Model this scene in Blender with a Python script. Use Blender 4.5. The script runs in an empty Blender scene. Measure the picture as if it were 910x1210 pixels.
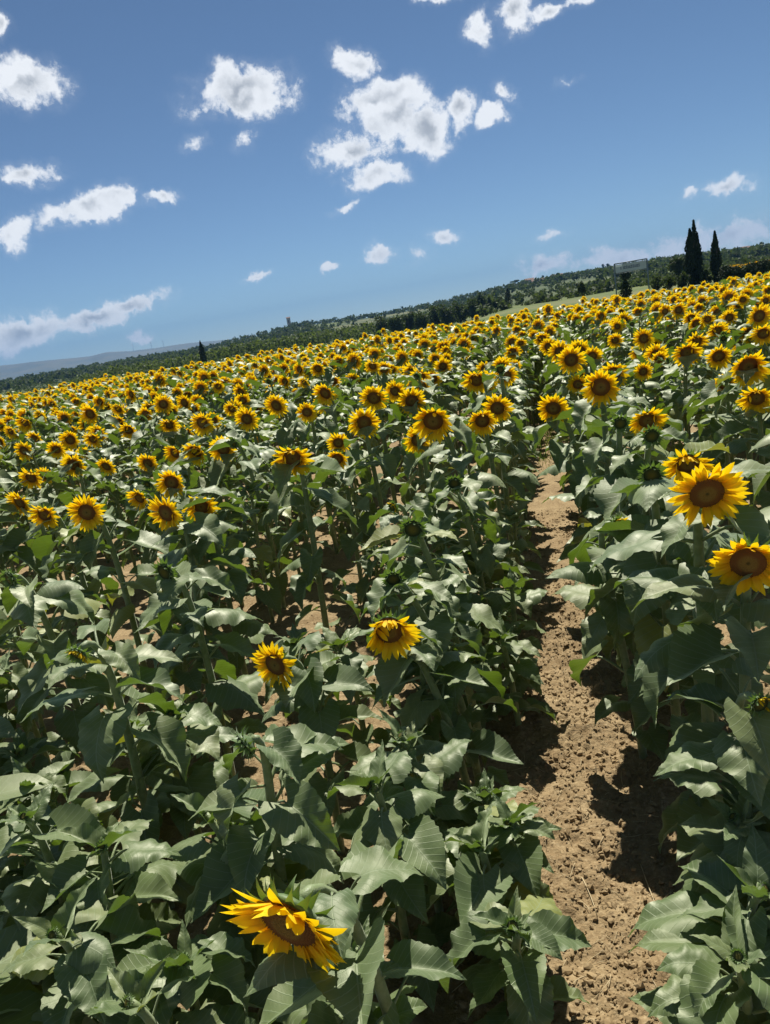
import bpy, math, random
import numpy as np
from mathutils import Matrix, Vector, Euler

# ------------------------------------------------------------------ camera, sky, sun, exposure
sc = bpy.context.scene
R = math.radians
HEAD, PITCH, ROLL, FPX, EYE = R(12.6), R(13.8), R(9.2), 910.0, 1.8
CAM = Vector((0, 0, EYE))
_F = Vector((-math.sin(HEAD), math.cos(HEAD), 0)); _R0 = Vector((math.cos(HEAD), math.sin(HEAD), 0)); _Z = Vector((0, 0, 1))
FWD = _F * math.cos(PITCH) - _Z * math.sin(PITCH)
_U0 = _F * math.sin(PITCH) + _Z * math.cos(PITCH)
CX = _R0 * math.cos(ROLL) - _U0 * math.sin(ROLL)
CY = _R0 * math.sin(ROLL) + _U0 * math.cos(ROLL)
cam_data = bpy.data.cameras.new('camera')
cam = bpy.data.objects.new('camera', cam_data)
sc.collection.objects.link(cam)
cam_data.sensor_fit = 'VERTICAL'; cam_data.sensor_height = 36.0; cam_data.lens = 36.0 * FPX / 1210.0
cam_data.clip_start = 0.02; cam_data.clip_end = 60000
cam.matrix_world = Matrix(((CX.x, CY.x, -FWD.x, CAM.x), (CX.y, CY.y, -FWD.y, CAM.y), (CX.z, CY.z, -FWD.z, CAM.z), (0, 0, 0, 1)))
sc.camera = cam

SUN_EL, SUN_AZ = R(54), R(-6)            # azimuth measured from +Y towards +X
SKY_STRENGTH, SUN_STRENGTH, EXPOSURE = 0.05, 5.0, 0.68

def ray(px, py):                         # direction through a point of the photograph (910 x 1210)
    return CX * (px - 455) + CY * (605 - py) + FWD * FPX
def at(px, py, depth):
    return CAM + ray(px, py) * (depth / FPX)
def hor(px):                             # height of the level horizon in the photograph
    a, b = ray(px, 0).z, ray(px, 1).z
    return a / (a - b)
def project(p):
    d = Vector(p) - CAM
    z = d.dot(FWD)
    if z < 0.05: return None
    return 455 + d.dot(CX) / z * FPX, 605 - d.dot(CY) / z * FPX, z

SUN_V = Vector((math.sin(SUN_AZ) * math.cos(SUN_EL), math.cos(SUN_AZ) * math.cos(SUN_EL), math.sin(SUN_EL)))
world = bpy.data.worlds.new('World'); sc.world = world; world.use_nodes = True

class N:                                  # small node helper
    def __init__(s, nt): s.nt = nt; s.n = nt.nodes; s.l = nt.links
    def new(s, t, **k):
        n = s.n.new(t)
        for a, b in k.items(): setattr(n, a, b)
        return n
    def put(s, sock, v):
        if v is None: return
        if hasattr(v, 'is_linked'): s.l.new(v, sock)
        else: sock.default_value = v
    def math(s, op, a, b=None, c=None, clamp=False):
        n = s.new('ShaderNodeMath', operation=op, use_clamp=clamp)
        for i, v in enumerate((a, b, c)): s.put(n.inputs[i], v) if v is not None else None
        return n.outputs[0]
    def vmath(s, op, a, b=None, out=0):
        n = s.new('ShaderNodeVectorMath', operation=op)
        s.put(n.inputs[0], a)
        if b is not None: s.put(n.inputs[1], b)
        return n.outputs[out]
    def noise(s, vec, scale, detail=4, rough=0.55, out=0, dist=0.0):
        n = s.new('ShaderNodeTexNoise'); s.put(n.inputs['Vector'], vec)
        n.inputs['Scale'].default_value = scale; n.inputs['Detail'].default_value = detail
        n.inputs['Roughness'].default_value = rough; n.inputs['Distortion'].default_value = dist
        return n.outputs[out]
    def ramp(s, v, lo, hi, a=0.0, b=1.0, smooth=True):
        n = s.new('ShaderNodeMapRange'); n.interpolation_type = 'SMOOTHSTEP' if smooth else 'LINEAR'
        s.put(n.inputs[0], v)
        for i, x in enumerate((lo, hi, a, b)): n.inputs[i + 1].default_value = x
        return n.outputs[0]
    def mix(s, f, a, b, blend='MIX'):
        n = s.new('ShaderNodeMix', data_type='RGBA', blend_type=blend)
        s.put(n.inputs[0], f)
        s.put(n.inputs[6], a if hasattr(a, 'is_linked') else (*a, 1)); s.put(n.inputs[7], b if hasattr(b, 'is_linked') else (*b, 1))
        return n.outputs[2]
    def bump(s, h, strength, dist):
        n = s.new('ShaderNodeBump'); n.inputs['Strength'].default_value = strength; n.inputs['Distance'].default_value = dist
        s.put(n.inputs['Height'], h)
        return n.outputs[0]

def build_world():
    w = N(world.node_tree); w.n.clear()
    out = w.new('ShaderNodeOutputWorld'); bg = w.new('ShaderNodeBackground'); w.l.new(bg.outputs[0], out.inputs[0])
    sky = w.new('ShaderNodeTexSky', sky_type='NISHITA')
    sky.sun_disc = False; sky.sun_elevation = SUN_EL; sky.sun_rotation = SUN_AZ
    sky.altitude = 50; sky.air_density = 0.62; sky.dust_density = 0.0; sky.ozone_density = 2.0
    co = w.new('ShaderNodeTexCoord').outputs['Generated']
    d = w.vmath('NORMALIZE', co)
    warp = w.noise(d, 14.0, 6, 0.62, out=1)
    dw = w.vmath('ADD', d, w.vmath('MULTIPLY', w.vmath('SUBTRACT', warp, (.5, .5, .5)), (.06, .06, .06)))
    # the cumulus clouds in view: (x, y, half width, half height, tilt, thickness)
    blobs = [(38, 98, 58, 40, 8, 1), (288, 112, 80, 40, 2, 1.1), (420, 70, 32, 24, -25, .8), (458, 128, 60, 44, 0, 1.1),
             (416, 174, 60, 30, 12, .95), (440, 206, 40, 22, 0, .9), (497, 152, 40, 40, 30, .9), (545, 131, 30, 26, 20, .85),
             (583, 138, 24, 16, 20, .8), (600, 110, 14, 18, 50, .6), (605, 16, 36, 30, 40, .9), (652, 10, 32, 14, 10, .7),
             (692, 3, 40, 10, 8, .55), (512, 2, 34, 14, 0, .9), (562, 40, 20, 18, 30, .5), (32, 205, 50, 18, 2, .85),
             (95, 250, 64, 22, 12, .85), (132, 238, 30, 22, 5, .8), (190, 239, 34, 10, 8, .75), (12, 273, 26, 22, 0, .85),
             (228, 166, 16, 13, 10, .55), (285, 170, 18, 11, 30, .4), (448, 297, 28, 15, 0, .75), (492, 300, 18, 11, 0, .45),
             (527, 277, 24, 11, 0, .65), (648, 276, 26, 8, 8, .6), (815, 234, 20, 14, 15, .6), (866, 229, 36, 14, 10, .75),
             (302, 328, 18, 7, 12, .55), (383, 317, 12, 6, 5, .5), (155, 360, 54, 14, 8, .95), (108, 380, 58, 18, 14, .95),
             (36, 394, 84, 28, 8, .95), (165, 393, 20, 8, 15, .5), (640, 316, 52, 18, 8, .75), (748, 302, 90, 20, 10, .68),
             (868, 280, 96, 26, 12, .78), (667, 95, 18, 6, 5, .45), (2, 30, 16, 16, 0, .7), (410, 242, 18, 6, 20, .45)]
    cur = None
    for (px, py, rx, ry, tilt, k) in blobs:
        c = ray(px, py).normalized()
        t = R(tilt + 3)
        e1 = (ray(px + math.cos(t), py - math.sin(t)).normalized() - c)
        e2 = (ray(px - math.sin(t), py - math.cos(t)).normalized() - c)
        sx, sy = e1.length * rx * 1.08, e2.length * ry * 1.08
        e1.normalize(); e2 = c.cross(e1).normalized() * -1
        M = Matrix((e1, e1.cross(e2) * 0 + (c.cross(e1)), c)).transposed()
        mp = w.new('ShaderNodeMapping', vector_type='TEXTURE')
        mp.inputs['Location'].default_value = c
        mp.inputs['Rotation'].default_value = M.to_euler('XYZ')
        mp.inputs['Scale'].default_value = (sx, sy, 0.25)
        w.l.new(dw, mp.inputs['Vector'])
        ln = w.vmath('LENGTH', mp.outputs[0], out=1)
        v = w.math('MULTIPLY_ADD', ln, -1.7 * k, 1.45 * k)
        cur = v if cur is None else w.math('MAXIMUM', cur, v)
    # scattered clouds of the same kind over the rest of the sky
    off = w.math('SUBTRACT', 1.0, w.ramp(w.vmath('DOT_PRODUCT', d, tuple(FWD), out=1), 0.58, 0.74))
    far = w.math('MULTIPLY', w.math('SUBTRACT', w.noise(dw, 2.6, 2, .5), 0.57), 5.0)
    far = w.math('MINIMUM', far, w.math('MULTIPLY_ADD', off, 3.0, -1.6))
    cur = w.math('MAXIMUM', cur, far)
    cur = w.math('MAXIMUM', cur, -1.0)
    up = tuple(SUN_V * .016)
    f1 = w.noise(dw, 22.0, 9, 0.62); s1 = w.noise(dw, 19.0, 2.5, 0.5); s2 = w.noise(w.vmath('ADD', dw, up), 19.0, 2.5, 0.5)
    f2 = w.noise(d, 85.0, 5, 0.6)
    det = w.math('ADD', w.math('MULTIPLY_ADD', f1, 3.0, -1.5), w.math('MULTIPLY_ADD', f2, 1.1, -.55))
    dens = w.math('ADD', w.math('ADD', cur, det), -0.12)
    alpha = w.ramp(dens, -0.12, 0.55)
    alpha = w.math('MAXIMUM', w.math('MULTIPLY', alpha, w.ramp(cur, -0.45, 0.30)), w.math('MULTIPLY', w.ramp(dens, -.7, .5), w.math('MULTIPLY', w.ramp(cur, -.7, .3), .13)))
    core = w.math('MULTIPLY', w.ramp(w.math('ADD', cur, w.math('MULTIPLY', det, .35)), 0.5, 1.35), w.ramp(w.math('SUBTRACT', s2, s1), -.11, .09))
    ccol = w.mix(core, (12.0, 12.4, 12.9), (5.4, 5.9, 6.6))
    col = w.mix(w.math('MULTIPLY', alpha, .95), w.mix(1.0, sky.outputs[0], (.93, 1.0, 1.0), 'MULTIPLY'), ccol)
    w.l.new(col, bg.inputs[0]); bg.inputs[1].default_value = SKY_STRENGTH
build_world()

sun_data = bpy.data.lights.new('sun', 'SUN'); sun = bpy.data.objects.new('sun', sun_data); sc.collection.objects.link(sun)
SUN_DIR = Vector((math.sin(SUN_AZ) * math.cos(SUN_EL), math.cos(SUN_AZ) * math.cos(SUN_EL), math.sin(SUN_EL)))
sun.rotation_euler = (-SUN_DIR).to_track_quat('-Z', 'Y').to_euler()
sun_data.energy = SUN_STRENGTH; sun_data.angle = R(0.53); sun_data.color = (1.0, .95, .86)
vs = sc.view_settings
vs.view_transform = 'Standard'; vs.look = 'None'; vs.exposure = EXPOSURE; vs.gamma = 1.0; vs.use_curve_mapping = False
sc.render.engine = 'CYCLES'
cy = sc.cycles
cy.use_denoising = True
cy.max_bounces = 6; cy.diffuse_bounces = 3; cy.glossy_bounces = 2; cy.transmission_bounces = 4; cy.transparent_max_bounces = 4; cy.volume_bounces = 0
cy.sample_clamp_indirect = 6.0
world.cycles.sampling_method = 'MANUAL'; world.cycles.sample_map_resolution = 512

rng = np.random.default_rng(20240817)
random.seed(5)
COL = sc.collection

# ------------------------------------------------------------------ materials
def material(name):
    m = bpy.data.materials.new(name); m.use_nodes = True
    n = N(m.node_tree); n.n.clear()
    o = n.new('ShaderNodeOutputMaterial')
    return m, n, o
def principled(n, color, rough, normal=None, spec=.5, **kw):
    p = n.new('ShaderNodeBsdfPrincipled')
    n.put(p.inputs['Base Color'], color if hasattr(color, 'is_linked') else (*color, 1))
    n.put(p.inputs['Roughness'], rough); p.inputs['Specular IOR Level'].default_value = spec
    if normal is not None: n.l.new(normal, p.inputs['Normal'])
    for k, v in kw.items(): n.put(p.inputs[k], v)
    return p
def translucent_mix(n, o, p, tcol, fac, normal=None):
    t = n.new('ShaderNodeBsdfTranslucent'); n.put(t.inputs[0], tcol if hasattr(tcol, 'is_linked') else (*tcol, 1))
    if normal is not None: n.l.new(normal, t.inputs['Normal'])
    mx = n.new('ShaderNodeMixShader'); n.put(mx.inputs[0], fac)
    n.l.new(p.outputs[0], mx.inputs[1]); n.l.new(t.outputs[0], mx.inputs[2]); n.l.new(mx.outputs[0], o.inputs[0])

def mat_leaf():
    m, n, o = material('sunflower_leaf')
    tc = n.new('ShaderNodeTexCoord'); uv = n.new('ShaderNodeSeparateXYZ'); n.l.new(tc.outputs['UV'], uv.inputs[0])
    x = n.math('ABSOLUTE', n.math('SUBTRACT', uv.outputs[0], .5)); y = uv.outputs[1]
    mid = n.ramp(x, .004, .012, 1, 0)
    t = n.math('ADD', n.math('MULTIPLY_ADD', x, -.95, y), n.math('MULTIPLY', n.math('MULTIPLY', x, x), .55))
    fr = n.math('FRACT', n.math('MULTIPLY', t, 8.5))
    side = n.ramp(n.math('ABSOLUTE', n.math('SUBTRACT', fr, .5)), .02, .075, 1, 0)
    vein = n.math('MAXIMUM', mid, n.math('MULTIPLY', side, .75))
    obj = n.new('ShaderNodeObjectInfo').outputs['Random']
    pos = n.new('ShaderNodeNewGeometry').outputs['Position']
    blotch = n.noise(pos, 9.0, 4, .6)
    base = n.mix(n.ramp(blotch, .3, .7), (.072, .118, .030), (.105, .148, .046))
    base = n.mix(n.ramp(obj, .45, 1, 0, .6), base, (.155, .175, .060))
    base = n.mix(n.ramp(obj, .0, .4, .55, 0), base, (.045, .085, .030))
    yel = n.math('MULTIPLY', n.ramp(obj, .945, .96), .7)
    base = n.mix(yel, base, (.20, .22, .03))
    base = n.mix(n.math('MULTIPLY', vein, .75), base, (.20, .26, .13))
    v = n.new('ShaderNodeTexVoronoi', feature='DISTANCE_TO_EDGE'); v.inputs['Scale'].default_value = 26
    n.l.new(tc.outputs['UV'], v.inputs['Vector'])
    h = n.math('ADD', n.math('MULTIPLY', n.noise(tc.outputs['UV'], 14, 4, .6), .6), n.math('MULTIPLY', n.noise(tc.outputs['UV'], 60, 3), .4))
    h = n.math('SUBTRACT', h, n.math('MULTIPLY', vein, .8))
    nb = n.bump(h, .40, .0014)
    p = principled(n, base, n.ramp(blotch, .25, .75, .46, .62), nb, .8)
    p.inputs['Sheen Weight'].default_value = .7; p.inputs['Sheen Roughness'].default_value = .45
    p.inputs['Sheen Tint'].default_value = (.86, 1, .62, 1); p.inputs['Specular Tint'].default_value = (1, 1, .82, 1)
    tr = n.mix(n.math('MULTIPLY', vein, .6), (.15, .25, .012), (.05, .09, .01))
    tr = n.mix(yel, tr, (.45, .42, .02))
    translucent_mix(n, o, p, tr, .23)
    return m
def mat_stem():
    m, n, o = material('sunflower_stem')
    pos = n.new('ShaderNodeNewGeometry').outputs['Position']
    c = n.mix(n.ramp(n.noise(pos, 40, 4), .35, .65), (.14, .19, .065), (.20, .25, .11))
    nb = n.bump(n.noise(pos, 260, 3), .5, .002)
    p = principled(n, c, .5, nb, .45); p.inputs['Sheen Weight'].default_value = .35; p.inputs['Sheen Tint'].default_value = (.9, .95, .8, 1)
    n.l.new(p.outputs[0], o.inputs[0])
    return m
def attr(n, name):
    a = n.new('ShaderNodeAttribute', attribute_name=name); return a.outputs['Fac']
def mat_petal():
    m, n, o = material('sunflower_petal')
    s = attr(n, 'rad')
    pos = n.new('ShaderNodeNewGeometry').outputs['Position']
    c = n.mix(n.ramp(s, 0.0, .55), (.80, .42, .004), (.90, .66, .012))
    c = n.mix(n.math('MULTIPLY', n.ramp(n.noise(pos, 30, 3), .45, .7), .35), c, (.84, .54, .008))
    tc = n.new('ShaderNodeTexCoord').outputs['UV']
    wv = n.new('ShaderNodeTexWave', bands_direction='X'); wv.inputs['Scale'].default_value = 3.2; wv.inputs['Distortion'].default_value = 1.0
    n.l.new(tc, wv.inputs['Vector'])
    nb = n.bump(wv.outputs[1], .35, .001)
    p = principled(n, c, .55, nb, .3)
    translucent_mix(n, o, p, n.mix(n.ramp(s, 0, .6), (.76, .36, .0), (.94, .64, .006)), .42)
    return m
def mat_disc():
    m, n, o = material('sunflower_disc')
    s = attr(n, 'rad')
    pos = n.new('ShaderNodeNewGeometry').outputs['Position']
    c = n.mix(n.ramp(s, .35, .62), (.22, .15, .035), (.165, .072, .020))
    c = n.mix(n.ramp(s, .80, .97), c, (.17, .065, .010))
    c = n.mix(n.ramp(s, .02, .16, 1, 0), c, (.05, .05, .012))
    c = n.mix(n.ramp(n.noise(pos, 420, 2), .52, .66), c, (.16, .085, .018))
    nb = n.bump(n.noise(pos, 520, 2), .8, .003)
    p = principled(n, c, .7, nb, .25)
    n.l.new(p.outputs[0], o.inputs[0])
    return m
def mat_bract():
    m, n, o = material('sunflower_bract')
    pos = n.new('ShaderNodeNewGeometry').outputs['Position']
    c = n.mix(n.ramp(n.noise(pos, 45, 3), .35, .65), (.085, .15, .035), (.13, .20, .06))
    p = principled(n, c, .5, None, .4); p.inputs['Sheen Weight'].default_value = .3
    translucent_mix(n, o, p, (.20, .34, .03), .22)
    return m
def mat_budcore():
    m, n, o = material('sunflower_bud_core')
    s = attr(n, 'rad')
    pos = n.new('ShaderNodeNewGeometry').outputs['Position']
    c = n.mix(n.ramp(s, .1, .8), (.14, .12, .015), (.035, .055, .015))
    nb = n.bump(n.noise(pos, 400, 2), .8, .003)
    p = principled(n, c, .65, nb, .3)
    n.l.new(p.outputs[0], o.inputs[0])
    return m
def mat_simple(name, a, b, scale, rough=.8, spec=.3, bump=0, bscale=0, trans=None):
    m, n, o = material(name)
    pos = n.new('ShaderNodeNewGeometry').outputs['Position']
    c = n.mix(n.ramp(n.noise(pos, scale, 4), .35, .65), a, b)
    nb = n.bump(n.noise(pos, bscale, 4), .7, bump) if bump else None
    p = principled(n, c, rough, nb, spec)
    if trans: translucent_mix(n, o, p, trans[0], trans[1])
    else: n.l.new(p.outputs[0], o.inputs[0])
    return m
def soil_color(n, pos):
    c = n.mix(n.ramp(n.noise(pos, 7, 5, .6), .3, .7), (.220, .155, .080), (.325, .240, .130))
    c = n.mix(n.math('MULTIPLY', n.ramp(n.noise(pos, 1.7, 3, .6), .42, .62), .45), c, (.20, .135, .068))
    c = n.mix(n.math('MULTIPLY', n.ramp(n.noise(pos, 65, 4, .65), .48, .68), .55), c, (.42, .33, .195))
    c = n.mix(n.math('MULTIPLY', n.ramp(n.noise(pos, 48, 4, .65), .32, .46, 1, 0), .5), c, (.14, .094, .052))
    return c
def mat_ground():
    m, n, o = material('field_soil_and_meadow')
    pos = n.new('ShaderNodeNewGeometry').outputs['Position']
    soil = soil_color(n, pos)
    sep = n.new('ShaderNodeSeparateXYZ'); n.l.new(pos, sep.inputs[0])
    edge = n.math('ADD', sep.outputs[1], n.math('MULTIPLY_ADD', n.noise(pos, .3, 2), 3.0, -1.5))
    grass = n.mix(n.ramp(n.noise(pos, .05, 4), .35, .65), (.085, .118, .036), (.125, .145, .052))
    grass = n.mix(n.ramp(n.noise(pos, .012, 3), .52, .62), grass, (.15, .15, .07))
    far = n.ramp(edge, 31, 34)
    c = n.mix(far, soil, grass)
    h = n.math('ADD', n.noise(pos, 120, 5, .65), n.math('MULTIPLY', n.noise(pos, 35, 4, .6), 1.4))
    nb = n.bump(h, .9, .007)
    p = principled(n, c, .95, nb, .12)
    n.l.new(p.outputs[0], o.inputs[0])
    return m
def mat_clod():
    m, n, o = material('soil_clod')
    pos = n.new('ShaderNodeNewGeometry').outputs['Position']
    nb = n.bump(n.noise(pos, 260, 4, .6), .6, .0010)
    p = principled(n, soil_color(n, pos), .95, nb, .12)
    n.l.new(p.outputs[0], o.inputs[0])
    return m

LEAF, STEM, PETAL, DISC, BRACT, BUDCORE = mat_leaf(), mat_stem(), mat_petal(), mat_disc(), mat_bract(), mat_budcore()
FIVE = [STEM, LEAF, PETAL, DISC, BRACT]

# ------------------------------------------------------------------ mesh helpers
class G:                                   # a bag of geometry: vertices, faces (tri or quad), uv and a radial value per vertex, material per face
    def __init__(s, V=None, F=None, uv=None, rad=None, mat=0):
        s.V = np.zeros((0, 3)) if V is None else np.asarray(V, float)
        s.F = [] if F is None else [tuple(f) for f in F]
        n = len(s.V)
        s.uv = np.zeros((n, 2)) if uv is None else np.asarray(uv, float)
        s.rad = np.zeros(n) if rad is None else np.asarray(rad, float)
        s.M = [mat] * len(s.F) if np.isscalar(mat) else list(mat)
    def add(s, g, M=None, mat=None):
        k = len(s.V); V = g.V
        if M is not None: V = V @ M[:3, :3].T + M[:3, 3]
        s.V = np.vstack((s.V, V)); s.uv = np.vstack((s.uv, g.uv)); s.rad = np.concatenate((s.rad, g.rad))
        s.F += [tuple(i + k for i in f) for f in g.F]
        s.M += (g.M if mat is None else [mat] * len(g.F))
        return s
    def mesh(s, name, mats, smooth=True):
        me = bpy.data.meshes.new(name)
        me.from_pydata([tuple(v) for v in s.V], [], s.F)
        for m in mats: me.materials.append(m)
        finish(me, s.uv, s.rad, np.array(s.M, np.int32), smooth)
        return me
def finish(me, uv, rad, M, smooth):
    if M is not None and len(M): me.polygons.foreach_set('material_index', M)
    me.polygons.foreach_set('use_smooth', np.full(len(me.polygons), smooth))
    if uv is not None:
        l = me.uv_layers.new(name='UVMap'); idx = np.empty(len(me.loops), np.int32); me.loops.foreach_get('vertex_index', idx)
        l.data.foreach_set('uv', uv[idx].astype(np.float32).ravel())
    if rad is not None:
        a = me.attributes.new('rad', 'FLOAT', 'POINT'); a.data.foreach_set('value', rad.astype(np.float32))
    me.update()
def tri_mesh(name, V, T, mats, M=None, uv=None, rad=None, smooth=True):
    me = bpy.data.meshes.new(name)
    me.vertices.add(len(V)); me.vertices.foreach_set('co', np.asarray(V, np.float32).ravel())
    me.loops.add(T.size); me.loops.foreach_set('vertex_index', T.astype(np.int32).ravel())
    me.polygons.add(len(T)); me.polygons.foreach_set('loop_start', np.arange(len(T), dtype=np.int32) * T.shape[1])
    for m in mats: me.materials.append(m)
    me.update(calc_edges=True)
    finish(me, uv, rad, M, smooth)
    me.validate()
    return me
def link(name, data, parent=None, M=None, label=None, cat=None, group=None, kind=None):
    o = bpy.data.objects.new(name, data); COL.objects.link(o)
    if parent is not None: o.parent = parent
    if M is not None: o.matrix_basis = M
    for k, v in (('label', label), ('category', cat), ('group', group), ('kind', kind)):
        if v: o[k] = v
    return o
def rotz(a): return Matrix.Rotation(a, 4, 'Z')
def nm(M): return np.array(M)
def grid_faces(nr, nc): return [(i * nc + j, i * nc + j + 1, (i + 1) * nc + j + 1, (i + 1) * nc + j) for i in range(nr - 1) for j in range(nc - 1)]
def tube(P, rad, sides=6):
    P = np.asarray(P, float); T = np.gradient(P, axis=0); T /= np.linalg.norm(T, axis=1)[:, None] + 1e-9
    ref = np.array([1., .02, 0]) if abs(T[0][0]) < .8 else np.array([0, 1., 0])
    A = ref - T * (T @ ref)[:, None]; A /= np.linalg.norm(A, axis=1)[:, None]; B = np.cross(T, A)
    a = np.arange(sides) * 2 * math.pi / sides
    V = (P[:, None, :] + (A[:, None, :] * np.cos(a)[None, :, None] + B[:, None, :] * np.sin(a)[None, :, None]) * np.asarray(rad)[:, None, None]).reshape(-1, 3)
    F = [(i * sides + j, i * sides + (j + 1) % sides, (i + 1) * sides + (j + 1) % sides, (i + 1) * sides + j) for i in range(len(P) - 1) for j in range(sides)]
    F.append(tuple(range(sides))[::-1]); F.append(tuple((len(P) - 1) * sides + j for j in range(sides)))
    return G(V, F)
def bez(p0, p1, p2, p3, n):
    t = np.linspace(0, 1, n)[:, None]
    p0, p1, p2, p3 = (np.array(p, float) for p in (p0, p1, p2, p3))
    return p0 * (1 - t) ** 3 + 3 * p1 * t * (1 - t) ** 2 + 3 * p2 * t * t * (1 - t) + p3 * t ** 3
_tab = {}
def vnoise(x, y, seed):                    # smooth value noise on a 256 lattice
    if seed not in _tab: _tab[seed] = np.random.default_rng(seed).random((256, 256))
    t = _tab[seed]; xi = np.floor(x).astype(int); yi = np.floor(y).astype(int)
    fx = x - xi; fy = y - yi; fx = fx * fx * (3 - 2 * fx); fy = fy * fy * (3 - 2 * fy)
    g = lambda a, b: t[a & 255, b & 255]
    return (g(xi, yi) * (1 - fx) + g(xi + 1, yi) * fx) * (1 - fy) + (g(xi, yi + 1) * (1 - fx) + g(xi + 1, yi + 1) * fx) * fy
def fbm(x, y, seed, oct=4):
    s = 0; a = .5
    for k in range(oct): s = s + a * (vnoise(x * 2 ** k, y * 2 ** k, seed + k) - .5); a *= .5
    return s

# ------------------------------------------------------------------ terrain
PATH_X, ROW = 0.04, 0.75
def sstep(x, a, b):
    t = np.clip((x - a) / (b - a), 0, 1); return t * t * (3 - 2 * t)
def bearing(x, y): return np.arctan2(x, y) + HEAD
def terrain(x, y):
    x = np.asarray(x, float); y = np.asarray(y, float); d = np.hypot(x, y); b = np.degrees(bearing(x, y))
    z = -5.0 * sstep(-b, -12, -6.5) * sstep(d, 70, 340)
    z = z + .5 * sstep(b, 14, 24) * sstep(d, 110, 230)
    return z
def micro(x, y):
    px = np.abs(((x - PATH_X) / ROW + .5) % 1.0 - .5) * ROW            # distance from the middle between two rows
    near = 1 - sstep(np.hypot(x, y), 9, 16)
    z = .022 * sstep(px, .12, .36)
    z = z + .060 * fbm(x * 5, y * 5, 11, 2) + .050 * fbm(x * 14, y * 14, 21, 2) + .034 * np.abs(fbm(x * 30, y * 30, 31, 2)) 
    z = z + .016 * fbm(x * 75, y * 75, 41, 2) + .010 * np.abs(fbm(x * 130, y * 130, 47, 1))
    return z * near
def axis(lo, hi, step, lim_lo, lim_hi, grow):
    mid = list(np.arange(lo, hi, step)); a = []; b = []
    s = step; v = mid[-1]
    while v < lim_hi: s *= grow; v += s; b.append(v)
    s = step; v = mid[0]
    while v > lim_lo: s *= grow; v -= s; a.append(v)
    return np.array(a[::-1] + mid + b)
def build_ground():
    xs = axis(PATH_X - .42, PATH_X + .48, .0075, -7400, 7400, 1.10); ys = axis(.95, 3.1, .0075, -7400, 7400, 1.10)
    def capped(a, lo, hi, cap):            # keep the nearby cells small
        out = [a[0]]
        for u, v in zip(a[:-1], a[1:]):
            k = max(1, int(math.ceil((v - u) / cap))) if u > lo and v < hi else 1
            out += [u + (v - u) * (i + 1) / k for i in range(k)]
        return np.array(out)
    xs = capped(xs, -2.8, 1.5, .021); ys = capped(ys, .7, 4.8, .021)
    X, Y = np.meshgrid(xs, ys, indexing='xy'); Z = terrain(X, Y) + micro(X, Y)
    V = np.stack((X.ravel(), Y.ravel(), Z.ravel()), 1); nx = len(xs)
    i = np.arange(len(ys) - 1)[:, None] * nx + np.arange(nx - 1)[None, :]; i = i.ravel()
    Q = np.stack((i, i + 1, i + nx + 1, i + nx), 1)
    link('ground', tri_mesh('ground', V, Q, [mat_ground()]), kind='structure')
build_ground()

def pxbear(px):                            # unit ground direction under a column of the photograph's horizon
    r = ray(px, hor(px)); v = Vector((r.x, r.y, 0)); return v.normalized()
def spot(px, d):
    v = pxbear(px) * d; return v.x, v.y, float(terrain(v.x, v.y))
def ridge_mesh(name, pts, d0, d1, d2, mat, base, rough, seed, near=0):
    pxs = np.linspace(pts[0][0], pts[-1][0], 260)
    el = np.interp(pxs, [p[0] for p in pts], [p[1] for p in pts]) / 935.0
    ds = np.concatenate((np.linspace(d0, d1, 22), np.linspace(d1, d2, 8)[1:]))
    V = []
    for r, d in enumerate(ds):
        t = (d - d0) / (d1 - d0); t = min(1, t); tt = t
        prof = t * t * (3 - 2 * t) * .55 + t * .45
        if d > d1: prof = 1 - .5 * (d - d1) / (d2 - d1)
        for c, px in enumerate(pxs):
            k = float(sstep(px, 545, 610)) if near else 0.0
            dd = d + (d1 - d) * 0 - k * near * (1 - tt); v = np.array(pxbear_np(px)) * dd
            top = EYE + el[c] * d1; b0 = base * (1 - k) - .6 * k
            z = b0 + (top - b0) * prof + rough * t * float(fbm(np.array(v[0] / (d1 * .05)), np.array(v[1] / (d1 * .05)), seed, 4))
            V.append((v[0], v[1], z))
    return V, grid_faces(len(ds), len(pxs)), len(pxs)
def pxbear_np(px): v = pxbear(px); return v.x, v.y

def mat_hill():
    m, n, o = material('hillside')
    pos = n.new('ShaderNodeNewGeometry').outputs['Position']
    v = n.new('ShaderNodeTexVoronoi'); v.inputs['Scale'].default_value = .012; n.l.new(pos, v.inputs['Vector'])
    c = n.mix(n.ramp(n.noise(pos, .01, 5, .6), .4, .6), (.05, .072, .030), (.085, .105, .045))
    sep = n.new('ShaderNodeSeparateColor'); n.l.new(v.outputs['Color'], sep.inputs[0])
    c = n.mix(n.ramp(sep.outputs[0], .72, .76), c, (.12, .125, .06))
    c = n.mix(n.ramp(sep.outputs[1], .76, .80), c, (.10, .125, .045))
    p = principled(n, c, .95, None, .1); n.l.new(p.outputs[0], o.inputs[0]); return m
RIDGE = [(-260, -2), (60, -1), (200, 0), (260, 1), (320, 6), (350, 9), (420, 6), (500, 7), (560, 10), (600, 12), (700, 14), (800, 13), (910, 8), (1150, 9)]
HV, HF, HN = ridge_mesh('hill', RIDGE, 430, 1150, 1700, None, -6.0, 3.0, 71, 235.0)
link('hill', G(HV, HF).mesh('hill', [mat_hill()]), kind='structure')
MT = [(-500, 10), (-200, 19), (0, 16.5), (60, 16), (110, 13.2), (130, 14.6), (160, 12), (200, 10.5), (262, 7.5), (330, 2), (420, -4)]
MV, MF, MN = ridge_mesh('mountain', MT, 4600, 6200, 7000, None, -30, 22, 91)
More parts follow.
